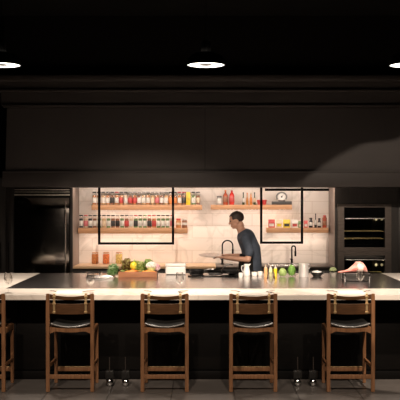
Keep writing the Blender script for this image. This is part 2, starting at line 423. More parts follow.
t = thing('tall_box', 'bright yellow box standing among the jars on the upper left shelf', 'box', (x, YS + .06, S1[2]))
obj('carton', box(B(), -.032, .032, -.03, .03, 0, .195, .002), cm('yellow'), t)
obj('printed_band', box(B(), -.02, .02, -.0312, -.030, .07, .10), plain('band_ochre', (.5, .33, .03)), t)
row2 = [('white','dark','black'),('pink','beige','red'),('white','dark','black'),('white','brown','black'),('white','green','black'),('beige','tan','black'),('white','green','black'),
        ('dark','brown','black'),('black','brown','grey'),('white','green','black'),('red','brown','black'),('white','beige','grey'),('dark','green','red'),('white','green','black'),('white','green','green'),
        ('dark','brown','red'),('red','amber','red'),('white','green','black'),('white','green','black'),('white','green','black'),('pink','beige','red')]
for i, (l, c, d) in enumerate(row2): jar(81.2 + i * 4.55, S2, l, c, d, 'lower left', i, 'spice jars on the lower left shelf')
for i, (px, c1, c2, lb) in enumerate(((178.5, 'amber', 'red', 'short amber jar with red lid near the right end of the lower left shelf'),
                                      (184.6, 'brown', 'white', 'short dark brown jar with pale band at the right end of the lower left shelf'))):
    t = thing('squat_jar', lb, 'jar', (X(px, YS + .07), YS + .07, S2[2] + .0005), 0, 'short jars on the lower left shelf')
    b = B(); lathe(b, [(0, 0), (.038, 0), (.041, .006), (.041, .10), (.033, .118), (0, .12)], 20); obj('jar_body', b, cm(c1), t)
    b = B(); lathe(b, [(0, .118), (.035, .118), (.035, .142), (0, .143)], 20); obj('lid', b, cm(c2), t)
    b = B(); lathe(b, [(.0415, .045), (.042, .047), (.042, .078), (.0415, .08)], 20); obj('label', b, cm('white' if i else 'beige'), t)

# bottles
def bottle(px, S, r, h, neckr, neckh, col, lab, cap, label, cat='bottle', group=None, shoulder=.03, dy=.07, y=None, z=None, name='bottle', band=(.2, .55)):
    Y = y or YS + dy
    t = thing(name, label, cat, (X(px, Y), Y, (S[2] if S else z) + .0005), 0, group)
    b = B(); hb = h - neckh
    prof = [(0, 0), (r * .94, 0), (r, .006), (r, hb - shoulder), (r * .9, hb - shoulder * .6), (neckr * 1.3, hb - shoulder * .1), (neckr, hb + .004), (neckr * .9, h - .02), (0, h - .02)]
    lathe(b, prof, 20); obj('bottle_body', b, plain('bottle_' + '_'.join('%d' % (v * 99) for v in col), col, .15), t)
    b = B(); lathe(b, [(0, h - .022), (neckr * 1.15, h - .022), (neckr * 1.15, h - .004), (neckr * .8, h), (0, h)], 16)
    obj('cap', b, cm(cap), t)
    if lab:
        b = B(); z0, z1 = band[0] * h, band[1] * h; lathe(b, [(r + .0003, z0), (r + .001, z0 + .002), (r + .001, z1 - .002), (r + .0003, z1)], 22); obj('label', b, cm(lab), t)
    return t
t = thing('spice_tin', 'small white-labelled jar with black lid at the left end of the upper middle shelf', 'jar', (X(219.3, YS + .07), YS + .07, S3[2] + .0005))
b = B(); lathe(b, [(0, 0), (.036, 0), (.038, .005), (.038, .105), (.034, .115), (0, .116)], 20); obj('jar_body', b, cm('grey'), t)
b = B(); lathe(b, [(.0383, .02), (.039, .022), (.039, .093), (.0383, .095)], 22); obj('label', b, cm('white'), t)
b = B(); lathe(b, [(0, .114), (.036, .114), (.036, .131), (0, .132)], 20); obj('lid', b, cm('black'), t)
bottle(225.5, S3, .038, .225, .014, .045, (.36, .07, .03), 'brown', 'orange', 'stout reddish brown sauce bottle with orange cap on the upper middle shelf', shoulder=.05)
bottle(231.8, S3, .040, .222, .016, .035, (.55, .035, .025), 'red', 'red', 'stout bright red sauce bottle on the upper middle shelf', shoulder=.06)
bottle(243.4, S3, .020, .19, .009, .075, (.035, .045, .015), 'white', 'black', 'slim dark green bottle, leftmost of four thin ones on the upper middle shelf', group='slim bottles on the upper middle shelf')
bottle(247.2, S3, .018, .185, .009, .07, (.50, .21, .06), None, 'orange', 'slim amber bottle beside the leftmost dark green one', group='slim bottles on the upper middle shelf')
bottle(250.9, S3, .020, .185, .010, .07, (.60, .22, .05), 'orange', 'beige', 'slim orange amber bottle left of the rightmost dark green one', group='slim bottles on the upper middle shelf')
bottle(254.6, S3, .020, .19, .009, .075, (.03, .04, .012), 'beige', 'black', 'slim dark green bottle, rightmost of four thin ones on the upper middle shelf', group='slim bottles on the upper middle shelf')
for px, dy, lb in ((259.3, .07, 'small red bowl nearest the slim bottles, behind the black hanging frame'), (264.3, .10, 'small red bowl nearest the dark based dial on the shelf')):
    b = B(); lathe(b, [(0, 0), (.022, 0), (.024, .006), (.030, .02), (.040, .075), (.037, .075), (.027, .02), (0, .012)], 24)
    tag(obj('red_bowl', b, cm('red'), None, (X(px, YS + dy), YS + dy, S3[2] + .0005)), lb, 'bowl', 'red bowls on the upper middle shelf')
# round dial with arch on a flat dark base
t = thing('kitchen_scale', 'round silver dial standing on a flat dark base, right end of upper middle shelf', 'scale', (X(281.7, YS + .1), YS + .1, S3[2] + .0005))
obj('base', box(B(), -.15, .15, -.07, .07, 0, .052, .006), plain('scale_base', (.035, .032, .03)), t)
b = B(); 
pts = [(.076 * math.cos(a), 0, .122 + .064 * math.sin(a)) for a in [math.radians(-35 + 250 * i / 24) for i in range(25)]]
tube(b, pts, .0125, 10); obj('dial_rim', b, plain('dial_grey', (.22, .21, .20), .4), t)
R90 = Matrix.Translation((0, 0, .122)) @ Matrix.Rotation(PI / 2, 4, 'X')
b = B(); lathe(b, [(0, -.006), (.056, -.006), (.056, .006), (0, .006)], 28, tilt=R90); obj('dial_face', b, M['white'], t)
b = B(); tube(b, [(0, -.013, .122), (.025, -.013, .155)], .003, 6); lathe(b, [(0, .006), (.014, .006), (.012, .014), (0, .015)], 16, tilt=R90); obj('dial_hand', b, cm('dark'), t)
obj('pedestal', box(B(), -.05, .05, -.025, .025, .05, .075, .005), M['ovensteel'], t)

# packets on the lower right shelf
def packet(px, w, h, c1, c2, label):
    t = thing('packet', label, 'packet', (X(px, YS + .07), YS + .07, S4[2] + .0005), random.uniform(-.12, .12), 'packets on the lower right shelf')
    b = B(); prism_x(b, [(-.022, 0), (.022, 0), (.020, h * .6), (.004, h), (-.004, h), (-.020, h * .6)], -w / 2, w / 2); obj('packet_body', b, cm(c1), t, smooth=False)
    b = B(); box(b, -w * .36, w * .36, -.0245, -.0215, h * .16, h * .5); obj('printed_panel', b, cm(c2), t)
packet(271.6, .10, .125, 'red', 'white', 'red and white packet at the left end of the lower right shelf')
packet(279.0, .085, .12, 'beige', 'yellow', 'cream and yellow packet, second along the lower right shelf')
packet(286.6, .105, .125, 'yellow', 'dark', 'yellow packet with dark panel on the lower right shelf')
packet(294.5, .095, .12, 'white', 'red', 'white packet with red panel on the lower right shelf')
packet(299.6, .045, .10, 'green', 'beige', 'narrow green packet left of the black hanging frame')
packet(305.8, .055, .11, 'red', 'white', 'small red packet right of the black hanging frame')
bottle(310.8, S4, .030, .15, .02, .05, (.02, .015, .015), 'white', 'black', 'stout dark bottle beside the small red packet', shoulder=.03)
bottle(315.6, S4, .020, .215, .007, .10, (.03, .028, .025), 'white', 'black', 'tallest dark thin-necked bottle on the lower right shelf')
bottle(319.3, S4, .027, .145, .016, .04, (.03, .02, .02), 'white', 'black', 'short dark bottle with white label on the lower right shelf')
bottle(324.6, S4, .034, .19, .022, .03, (.32, .06, .03), 'brown', 'red', 'reddish brown bottle at the right end of the lower right shelf', shoulder=.02)

# glass canisters on the oak worktop
for px, c, lb in ((95.2, (.40, .15, .05), 'square glass jar of dark orange grain, leftmost of three on the oak worktop'),
                  (106.2, (.50, .13, .04), 'square glass jar of red orange grain, middle of three on the oak worktop'),
                  (119.0, (.62, .36, .12), 'square glass jar of golden grain, behind the vegetables on the oak worktop')):
    Y = YC + .5
    t = thing('storage_jar', lb, 'jar', (X(px, Y), Y, zc + .0005), 0, 'square storage jars on the oak worktop')
    obj('jar_glass', box(B(), -.05, .05, -.05, .05, 0, .165, .012, 3), M['jarglass'], t)
    mm = add_noise(mat('grain', c, .7), tuple(v * .8 for v in c), tuple(min(1, v * 2.2) for v in c), 60, bump=.5)
    obj('grain', box(B(), -.046, .046, -.046, .046, .005, .15, .008), mm, t)
    obj('lid', box(B(), -.044, .044, -.044, .044, .162, .18, .006), M['oak'], t)

# faucets
def faucet(px, ptop, label, arc, Y=13.45, extra=False):
    t = thing('faucet', label, 'faucet', (X(px, Y), Y, zc + .0005)); zt = Z(ptop, Y) - zc
    b = B(); lathe(b, [(0, 0), (.028, 0), (.028, .008), (.016, .014), (.016, .08), (0, .08)], 18); obj('base', b, M['black'], t)
    b = B()
    r = arc / 2
    pts = [(0, 0, .05), (0, 0, zt - r)] + [(r - r * math.cos(a), 0, zt - r + r * math.sin(a)) for a in [PI * i / 12 for i in range(1, 13)]] + [(arc, 0, zt - r - .06)]
    tube(b, pts, .0105, 12); obj('spout', b, M['black'], t)
    b = B(); tube(b, [(arc, 0, zt - r - .05), (arc, 0, zt - r - .13)], .015, 12); obj('spray_head', b, M['black'], t)
    b = B(); tube(b, [(0, -.012, .055), (-.03, -.05, .085)], .006); obj('lever', b, M['black'], t)
faucet(222.3, 240.5, 'black gooseneck faucet on the back counter left of the chef', .16)
faucet(291.8, 246, 'black slim faucet on the back counter below the right hanging frame', .055)
tag(obj('sink_basin', (lambda b: (box(b, -.26, -.24, -.2, .2, 0, .014, .003), box(b, .24, .26, -.2, .2, 0, .014, .003), box(b, -.24, .24, -.2, -.18, 0, .014, .003), box(b, -.24, .24, .18, .2, 0, .014, .003), box(b, -.24, .24, -.18, .18, 0, .003), b)[-1])(B()), M['steel'], None, (X(285, 13.3), 13.24, zc + .0005)), 'steel sink rim in the back counter under the right faucet', 'sink')

# hanging black frames
def hframe(px0, px1, py, Y, label, top_bar=None):
    x0, x1 = X(px0, Y), X(px1, Y); w = .034; zb = Z(py, Y)
    t = thing('hanging_frame', label, 'frame', ((x0 + x1) / 2, Y, zb), 0, 'black frames hanging from the hood'); hw = (x1 - x0) / 2
    ztop = hz0 - zb - .001
    for s in (-1, 1):
        obj('upright', box(B(), s * hw - w / 2, s * hw + w / 2, -.015, .015, 0, ztop, .002), M['black'], t)
    obj('crossbar', box(B(), -hw + w / 2, hw - w / 2, -.015, .015, 0, w, .002), M['black'], t)
    if top_bar: obj('top_bar', box(B(), top_bar[0] - (x0 + x1) / 2, top_bar[1] - (x0 + x1) / 2, .016, .05, ztop - .05, ztop - .012, .002), M['black'], t)
hframe(99.2, 173, 244.6, 12.75, 'wide black metal frame hanging in front of the left shelves')
hframe(261.2, 302, 243.8, 12.75, 'narrow black metal frame hanging in front of the right shelves', (X(265, 12.78), X(329, 12.78)))

# ---------------------------------------------------------------- island
IX0, IX1 = -2.95, 3.05
t = thing('kitchen_island', 'long black kitchen island under the marble and steel worktop', 'island', (0, 0, 0))
tz = TOP - .048
obj('body', box(B(), IX0 + .08, IX1 - .08, 9.45, YB - .04, .0, tz, 0), M['island'], t)
obj('plinth', box(B(), IX0 + .1, IX1 - .1, 9.42, 9.45, .0, .09, .002), M['black'], t)
for i in range(7):
    w = (IX1 - IX0 - .2) / 7; x0 = IX0 + .1 + i * w
    obj('front_panel', box(B(), x0 + .004, x0 + w - .004, 9.435, 9.45, .1, tz - .02, .003), M['island'], t)
ixl, ixr = -2.21, 2.365
t = thing('island_worktop', 'long white marble worktop with reflective steel inset, along the bar stools', 'worktop', (0, 0, TOP))
def slab(x0, x1, y0, y1): return box(B(), x0, x1, y0, y1, -.048, 0, .003)
b = B(); box(b, IX0, IX1, YF, YI, -.048, 0); box(b, IX0, ixl, YI, YB, -.048, 0); box(b, ixr, IX1, YI, YB, -.048, 0)
bmesh.ops.remove_doubles(b, verts=b.verts, dist=1e-5)
obj('marble_slab', b, M['marble'], t)
obj('steel_inset', box(B(), ixl + .002, ixr - .002, YI + .006, YB, -.048, -.001), M['inset'], t)
obj('inset_joint', box(B(), ixl, ixr, YI, YI + .006, -.048, -.002), M['black'], t)

# place settings
def menu(px, label, w=.30, c2=True):
    Y = 9.36; x = X(px, Y)
    t = thing('menu_card', label, 'menu', (x, Y, TOP + .0005), 0, 'menu cards at the stools')
    obj('sheet', box(B(), -w / 2, w / 2, -.2, .14, 0, .003), M['paper'], t)
    for s, nm in ((-1, 'fork'), (1, 'knife')):
        b = B(); xx = s * (w / 2 + .035)
        tube(b, [(0, -.10, .008), (0, .0, .010), (0, .04, .006)], [.005, .004, .003], 8)
        if nm == 'fork':
            for k in (-.008, -.0027, .0027, .008): tube(b, [(0, .035, .006), (k, .05, .005), (k, .09, .006)], .0014, 6)
        else: box(b, -.007, .007, .035, .12, .004, .007, .001)
        o = obj(nm, b, M['steel'], None, (x + xx, Y + .04, TOP - .0005), s * -.5)
        tag(o, f'small steel {nm} beside the menu {label.split("menu card ")[1]}', nm, nm + 's at the place settings')
    return t
menu(70, 'white menu card on the marble behind the leftmost full stool')
menu(165, 'white menu card on the marble behind the second full stool from left')
menu(253, 'white menu card on the marble behind the third full stool from left')
menu(350, 'white menu card on the marble behind the rightmost stool')

def wine_glass():
    t = thing('wine_glass', '', 'glass', (0, 0, 0), 0, 'wine glasses along the island')
    b = B(); lathe(b, [(.0, .088), (.012, .090), (.032, .105), (.042, .130), (.044, .150), (.040, .185), (.035, .215), (.0342, .215), (.039, .185), (.0432, .150), (.0412, .131), (.031, .107), (.0, .092)], 28); obj('bowl', b, M['glass'], t)
    b = B(); lathe(b, [(0, .003), (.0045, .006), (.0038, .03), (.0038, .075), (.008, .089), (0, .089)], 14); obj('stem', b, M['glass'], t)
    b = B(); lathe(b, [(0, 0), (.037, 0), (.037, .0015), (.01, .004), (0, .005)], 28); obj('foot', b, M['glass'], t)
    return t
g0 = None
for px, Y, lb in ((8.2, 9.28, 'empty wine glass on the marble at the left edge of the photo'), (90.5, 9.26, 'empty wine glass behind the leftmost full stool, right of its menu'),
                  (179.8, 9.3, 'empty wine glass behind the second full stool, below the white box'), (271, 9.3, 'empty wine glass behind the third stool, before the sauce bottles'), (360.4, 9.66, 'empty wine glass in front of the pink meat')):
    if g0 is None:
        g0 = wine_glass(); g0.location = (X(px, Y), Y, TOP + .0005); g0['label'] = lb
    else: dup(g0, (X(px, Y), Y, TOP + .0005), lb)

# ---------------------------------------------------------------- bar stools
def make_stool():
    t = thing('bar_stool', '', 'stool', (0, 0, 0), 0, 'wooden bar stools along the island')
    for s in (-1, 1):
        b = B(); x = s * .222
        pl = [(-.232, 0), (-.198, 0), (-.196, .62), (-.214, .985), (-.240, .985), (-.236, .62)]
        prism_x(b, pl, x - .018, x + .018); bmesh.ops.bevel(b, geom=list(b.edges), offset=.005, segments=2, affect='EDGES'); obj('rear_leg', b, M['walnut'], t)
        b = B(); x = s * .214
        prism_x(b, [(.205, 0), (.235, 0), (.222, .63), (.186, .63)], x - .016, x + .016); bmesh.ops.bevel(b, geom=list(b.edges), offset=.005, segments=2, affect='EDGES'); obj('front_leg', b, M['walnut'], t)
        b = B(); x = s * .218; box(b, x - .010, x + .010, -.20, .21, .235, .27, .004); obj('side_stretcher', b, M['walnut'], t)
        b = B(); box(b, x - .012, x + .012, -.20, .19, .575, .63, .004); obj('side_rail', b, M['walnut'], t)
    b = B(); box(b, -.205, .205, -.228, -.204, .132, .176, .005); obj('rear_footrest', b, M['walnut'], t)
    b = B(); box(b, -.2, .2, .208, .230, .125, .17, .005); fr = obj('front_footrest', b, M['walnut'], t)
    b = B(); box(b, -.19, .19, .204, .234, .170, .174, .001); obj('foot_plate', b, M['brass'], fr)
    # arched apron below the seat
    def curved(b, prof, n=16, hw=.204, bow=.03, y0=-.215, th=.016):
        """panel between the posts bowing away from the sitter; prof(x)->(z0,z1)"""
        rows = []
        for i in range(n + 1):
            u = -1 + 2 * i / n; x = u * hw; yy = y0 - bow * (1 - u * u)
            z0, z1 = prof(u)
            rows.append([b.verts.new((x, yy, z0)), b.verts.new((x, yy, z1)), b.verts.new((x, yy + th, z1)), b.verts.new((x, yy + th, z0))])
        for p, q in zip(rows, rows[1:]):
            for k in range(4): b.faces.new((p[k], p[(k + 1) % 4], q[(k + 1) % 4], q[k]))
        b.faces.new(rows[0]); b.faces.new(rows[-1][::-1])
        return b
    b = B(); curved(b, lambda u: ((.597 + .022 * u * u) if abs(u) < .72 else .6084 - .09 * (abs(u) - .72), .648 - .012 * (1 - u * u)), bow=.0, y0=-.222, th=.022); obj('rear_apron', b, M['walnut'], t)
    b = B(); box(b, -.2, .2, .19, .21, .575, .63, .004); obj('front_apron', b, M['walnut'], t)
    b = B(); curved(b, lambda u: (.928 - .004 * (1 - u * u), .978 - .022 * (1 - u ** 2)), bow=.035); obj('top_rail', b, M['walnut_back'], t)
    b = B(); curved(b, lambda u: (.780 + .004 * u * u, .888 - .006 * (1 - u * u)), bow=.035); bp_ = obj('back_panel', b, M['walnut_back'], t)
    for s in (-1, 1):
        x = s * .158; yy = -.215 - .035 * (1 - (.158 / .204) ** 2)
        b = B(); box(b, x - .011, x + .011, yy - .007, yy - .002, .785, .985, .001); box(b, x - .011, x + .011, yy - .004, yy + .02, .981, .986, .001)
        st = obj('strap', b, M['brass'], t)
        for z in (.80, .885, .955): obj('buckle', box(B(), x - .016, x + .016, yy - .012, yy - .004, z - .009, z + .009, .002), M['brass'], st)
    # saddle seat
    b = B(); n = 16
    top = []; bot = []
    for i in range(n + 1):
        u = -1 + 2 * i / n; rt = []; rb = []
        for j in range(n + 1):
            v = -1 + 2 * j / n
            e = (1 - abs(u) ** 6) ** .5 * (1 - abs(v) ** 6) ** .5 if abs(u) < 1 and abs(v) < 1 else 0
            sag = -.036 * (1 - u * u)
            rt.append(b.verts.new((u * .202, v * .205 - .002, .690 + sag + .022 * e - .012)))
            rb.append(b.verts.new((u * .202, v * .205 - .002, .676 + sag - .02 * e ** .5)))
        top.append(rt); bot.append(rb)
    for i in range(n):
        for j in range(n):
            b.faces.new((top[i][j], top[i + 1][j], top[i + 1][j + 1], top[i][j + 1]))
            b.faces.new((bot[i][j], bot[i][j + 1], bot[i + 1][j + 1], bot[i + 1][j]))
    for i in range(n):
        b.faces.new((top[i][0], bot[i][0], bot[i + 1][0], top[i + 1][0])); b.faces.new((top[i][n], top[i + 1][n], bot[i + 1][n], bot[i][n]))
        b.faces.new((top[0][i], top[0][i + 1], bot[0][i + 1], bot[0][i])); b.faces.new((top[n][i], bot[n][i], bot[n][i + 1], top[n][i + 1]))
    se = obj('seat_cushion', b, M['leather'], t)
    b = B(); tube(b, [(-.196 + .392 * i / 20, -.205 - .004 * math.sin(PI * i / 20), .683 - .036 * (1 - (-1 + i / 10) ** 2)) for i in range(21)], .0085, 10); obj('rim_sheen', b, M['rim_sheen'], se)  # added light tube painted as the sheen along the seat's rear edge
    return t
s0 = make_stool()
Ys = 8.8 + .215
spots = ((-18.5, 'wooden bar stool cut off by the left edge of the photo'), (70.2, 'brown wooden bar stool with black seat, leftmost one fully in view'),
         (164.7, 'brown wooden bar stool with black seat, in front of the white box'),
         (253.2, 'brown wooden bar stool with black seat, in front of the sauce bottles'), (350.6, 'brown wooden bar stool with black seat, in front of the pink meat, rightmost'))
for i, (px, lb) in enumerate(spots):
    loc = (X(px, 8.8), Ys, 0)
    if i == 0: s0.location = loc; s0['label'] = lb
    else: dup(s0, loc, lb)

# casters under the counter
def caster(px, lb, dark=False):
    Y = 9.1; t = thing('caster_wheel', lb, 'caster', (X(px, Y), Y, 0), 0, 'pairs of casters under the island counter')
    RY = Matrix.Translation((0, 0, .036)) @ Matrix.Rotation(PI / 2, 4, 'X')
    b = B(); lathe(b, [(0, -.03), (.028, -.03), (.036, -.022), (.036, .022), (.028, .03), (0, .03)], 28, tilt=RY); obj('tyre', b, M['blackglass'], t)
    b = B(); lathe(b, [(0, .031), (.026, .031), (.032, .034), (.030, .040), (.018, .047), (.010, .049), (0, .050)], 24, tilt=RY @ Matrix.Translation((0, 0, 0))); obj('hub_cap', b, M['chrome'], t)
    b = B(); box(b, -.045, .045, -.024, .035, .074, .16, .01); prism(b, [(-.045, .08), (-.035, .045), (-.022, .074), (.03, .078), (.045, .09)], -.01, .03); obj('fork_housing', b, plain('caster_black', (.012, .011, .01), .4), t)
    b = B(); tube(b, [(0, -.026, .15), (0, -.026, .30)], .006, 10); obj('stem', b, M['ovensteel'], t)
caster(109.8, 'black caster with chrome hub, nearer the leftmost full stool')
caster(125.6, 'black caster with chrome hub, nearer the second full stool')
caster(297.4, 'black caster with chrome hub, left one before the rightmost stool')
caster(313.0, 'black caster with chrome hub, beside the rightmost stool')

# ---------------------------------------------------------------- pendant lamps
def lamp():
    t = thing('pendant_lamp', '', 'lamp', (0, 0, 0), 0, 'black dome pendant lamps over the island')
    b = B(); lathe(b, [(.224, 0), (.216, .06), (.18, .11), (.12, .14), (.075, .15), (.07, .15), (.11, .132), (.17, .102), (.205, .055), (.213, 0)], 48); obj('shade', b, M['black'], t)
    b = B(); lathe(b, [(.208, .012), (.208, .008), (.085, .008), (.085, .012)], 48); obj('diffuser_ring', b, M['lampring'], t)
    b = B(); lathe(b, [(0, .002), (.08, .006), (.086, .012), (.086, .03), (0, .03)], 32); obj('reflector', b, M['lampcore'], t)
    b = B(); lathe(b, [(0, .148), (.05, .148), (.05, .26), (.04, .28), (0, .28)], 24)
    for k in range(12):
        a = 2 * PI * k / 12; tube(b, [(.052 * math.cos(a), .052 * math.sin(a), .15), (.052 * math.cos(a), .052 * math.sin(a), .25)], .004, 6)
    obj('heat_sink', b, plain('sink_black', (.02, .018, .017), .4), t)
    b = B(); tube(b, [(0, 0, .27), (0, 0, CEIL - LZ - .002)], .004, 8); obj('rod', b, M['black'], t)
    b = B(); lathe(b, [(0, CEIL - LZ - .03), (.06, CEIL - LZ - .03), (.06, CEIL - LZ - .001), (0, CEIL - LZ - .001)], 24); obj('ceiling_cap', b, M['black'], t)
    return t
LY = 10.0; LZ = Z(65.5, LY)
lamps = ((7.0 - 5.5, 'black pendant lamp with glowing ring at the left edge of the photo'), (206, 'black pendant lamp with glowing ring above the middle of the island'), (408.5, 'black pendant lamp with glowing ring at the right edge of the photo'))
l0 = None
for px, lb in lamps:
    loc = (X(px, LY), LY, LZ)
    if l0 is None: l0 = lamp(); l0.location = loc; l0['label'] = lb
    else: dup(l0, loc, lb)
    ld = bpy.data.lights.new('pendant_beam', 'AREA'); ld.shape = 'DISK'; ld.size = .36; ld.energy = 34; ld.color = (1, .86, .72); ld.spread = math.radians(100)
    lo = bpy.data.objects.new('pendant_beam', ld); COL.objects.link(lo); lo.location = (loc[0], loc[1], LZ - .001)

def spot(loc, tgt, e, size, blend, soft=.05, col=(1, .82, .66)):
    ld = bpy.data.lights.new('ceiling_spot', 'SPOT'); ld.energy = e; ld.color = col; ld.spot_size = math.radians(size); ld.spot_blend = blend; ld.shadow_soft_size = soft
    lo = bpy.data.objects.new('ceiling_spot', ld); COL.objects.link(lo); lo.location = loc
    lo.rotation_euler = (Vector(tgt) - Vector(loc)).to_track_quat('-Z', 'Y').to_euler()
spot((2.26, 7.0, 4.24), (3.46, 12.3, -.62), 680, 57, .06, .04)
spot((-.6, 7.0, 4.38), (-.8, 12.3, -.3), 860, 48, .55)
for x_ in (-2.3, -.75, .75, 2.3): spot((x_, 4.5, 4.38), (x_, 9.0, .55), 450, 38, .7)

# ---------------------------------------------------------------- things on the island
def icos(bm, c, r, sub=2, jitter=0, squash=(1, 1, 1), freq=12):
    res = bmesh.ops.create_icosphere(bm, subdivisions=sub, radius=1)
    from mathutils import noise
    for v in res['verts']:
        d = v.co.normalized(); k = 1 + jitter * noise.noise(d * freq + Vector(c) * 7)
        v.co = Vector((c[0] + d.x * r * squash[0] * k, c[1] + d.y * r * squash[1] * k, c[2] + d.z * r * squash[2] * k))
    return bm
zt = TOP + .0005
# steel tray with knobbed lid
Y = 11.1
t = thing('serving_dish', 'low stainless steel dish with knobbed lid left of the vegetable crate', 'dish', (X(101, Y), Y, zt))
obj('tray', box(B(), -.17, .17, -.14, .14, 0, .028, .008), M['steel'], t)
b = B(); box(b, -.16, .16, -.13, .13, .028, .042, .006); l_ = obj('lid', b, M['chrome'], t)
b = B(); lathe(b, [(0, .04), (.008, .04), (.006, .062), (.016, .068), (.015, .076), (0, .079)], 16, (-.015, 0, 0)); obj('knob', b, M['chrome'], l_)
t = thing('steel_bowl', 'shallow stainless steel bowl behind the leftmost wine glasses', 'bowl', (X(93, 11.35), 11.45, zt))
b = B(); lathe(b, [(0, 0), (.06, 0), (.10, .03), (.115, .04), (.112, .042), (.095, .032), (.055, .006), (0, .005)], 28); obj('bowl_body', b, M['steel'], t)

# crate
Y = 11.25; cxr = X(138.5, Y); hw = .243
crate = thing('wooden_crate', 'shallow brown wooden crate of vegetables on the island', 'crate', (cxr, Y, zt))
cw = wood('crate_wood', (.22, .085, .035), (.32, .13, .055), .5, 6, (1, 10, 10))
for nm, a in (('front_board', (-hw, hw, -.15, -.135, 0, .072)), ('rear_board', (-hw, hw, .135, .15, 0, .072)), ('end_board', (-hw, -hw + .015, -.135, .135, 0, .072)), ('end_board', (hw - .015, hw, -.135, .135, 0, .072)), ('bottom', (-hw + .015, hw - .015, -.135, .135, .002, .012))):
    obj(nm, box(B(), *a, .002), cw, crate)
zb = zt + .013
carrot_m = plain('carrot', (.90, .28, .05)); leaf_m = plain('leaf_green', (.36, .56, .14)); leaf_l = plain('leaf_light', (.74, .80, .32)); leaf_d = plain('leaf_dark', (.16, .30, .08))
def carrot(x, y, z, a, tilt, L, lb):
    t = thing('carrot', lb, 'carrot', (x, y, z), a, 'carrots in the crate')
    b = B(); dz = math.sin(tilt) * L; dx = math.cos(tilt) * L
    tube(b, [(0, 0, 0), (dx * .15, 0, dz * .15), (dx * .6, 0, dz * .6), (dx, 0, dz)], [.006, .0175, .014, .003], 12); obj('root', b, carrot_m, t)
    b = B()
    for k in range(4): tube(b, [(0, 0, 0), (-.02, (k - 1.5) * .006, .012), (-.05, (k - 1.5) * .012, .02)], .002, 6)
    obj('greens', b, leaf_m, t)
for i, (dx, dy, dz, a, ti, L) in enumerate(((-.17, -.105, .052, .05, 0, .17), (-.11, -.065, .064, .25, 0, .18), (-.16, -.03, .05, -.1, 0, .16), (.05, -.10, .052, .1, 0, .15), (.085, -.065, .058, -.2, 0, .14))):
    carrot(cxr + dx, Y + dy, zb + dz, a, ti, L, f'orange carrot lying in the {"left" if i < 3 else "right"} half of the crate, {("nearest the front", "on top of the others", "farthest back", "nearest the front", "behind the front one")[i]}')
def leafmat(n, a, b_, sc_=34): return add_noise(mat(n, a, .5), a, b_, sc_, lo=.42, hi=.58, bump=.3)  # noise mottles the leaf colour from dark to light
LG = leafmat('leaf_mottled_green', (.10, .26, .04), (.55, .72, .26)); LL = leafmat('leaf_mottled_light', (.30, .44, .08), (.90, .92, .52)); LR = leafmat('leaf_mottled_red', (.20, .08, .03), (.62, .58, .24)); LP = leafmat('leaf_mottled_pale', (.16, .34, .10), (.66, .80, .50))
def leafy(name, lb, cat, loc, r, h, m, n=26, heart=None, group=None, curl=.5):
    """a loose head: ruffled leaves fanning out and up from the base"""
    t = thing(name, lb, cat, loc, 0, group)
    b = B()
    for k in range(n):
        f = (k + .5) / n; a = k * 2.399; el = math.radians(12 + 70 * f); L = math.hypot(r * math.cos(el), h * math.sin(el)) * random.uniform(.85, 1.15); w = r * random.uniform(.45, .62)
        ca, sa = math.cos(a), math.sin(a); rows = []; ph = random.uniform(0, 6)
        for j in range(8):
            u = j / 7; bend = el + .5 * u * math.cos(el) - .6 * u * u * (1 - f)
            rad = L * u * math.cos(bend); zz = L * u * math.sin(bend); ww = w * (.18 + .9 * math.sin(PI * min(1, u * .72)) ** 1.2) * (1 - .35 * max(0, u - .75) * 4 * .5); row = []
            for q in range(9):
                s_ = (q - 4) / 4; ruf = .10 * r * u * abs(s_) ** 1.5 * math.sin(q * 2.9 + j * 2.3 + ph)
                px = rad * ca - s_ * ww * sa + ruf * ca; py = rad * sa + s_ * ww * ca + ruf * sa
                row.append(b.verts.new((px, py, max(0.001, zz + .22 * ww * s_ * s_ + ruf * .6 + .006))))
            rows.append(row)
        for p, q_ in zip(rows, rows[1:]):
            for c_ in range(8): b.faces.new((p[c_], p[c_ + 1], q_[c_ + 1], q_[c_]))
    bmesh.ops.solidify(b, geom=list(b.faces), thickness=.0012)
    obj('leaves', b, m, t)
    if heart:
        b = B(); icos(b, (0, 0, h * .28), r * .28, 2, .15); obj('heart', b, heart, t)
    return t
leafy('lettuce', 'pale green frilly lettuce in the middle of the crate', 'lettuce', (cxr + .015, Y + .02, zb + .03), .088, .155, LL, 30, leaf_l)
leafy('lettuce', 'bright green leafy lettuce toward the right of the crate', 'lettuce', (cxr + .115, Y + .06, zb + .03), .072, .16, LG, 24, leaf_l)
leafy('herb_bunch', 'dark green leafy bunch standing on the island left of the crate', 'herbs', (cxr - hw - .085, Y + .03, zt), .078, .15, LP, 26, leaf_m)
leafy('red_lettuce', 'brown and purple tinged leafy head at the left end of the crate', 'lettuce', (cxr - .155, Y + .06, zb + .03), .078, .17, LR, 26, leaf_m)
# pepper
t = thing('bell_pepper', 'yellow bell pepper in the crate between the leafy heads', 'pepper', (cxr - .06, Y - .01, zb + .075))
b = B(); 
res = bmesh.ops.create_uvsphere(b, u_segments=24, v_segments=14, radius=.045)
for v in res['verts']:
    a = math.atan2(v.co.y, v.co.x); k = 1 + .10 * math.cos(4 * a) * (1 - abs(v.co.z / .045) ** 2); v.co = Vector((v.co.x * k, v.co.y * k, v.co.z * 1.25 + .05))
obj('flesh', b, plain('pepper_yellow', (.80, .62, .05), .25), t)
b = B(); tube(b, [(0, 0, .10), (.004, 0, .118), (.012, 0, .132)], [.010, .006, .007], 8); obj('stem', b, leaf_m, t)
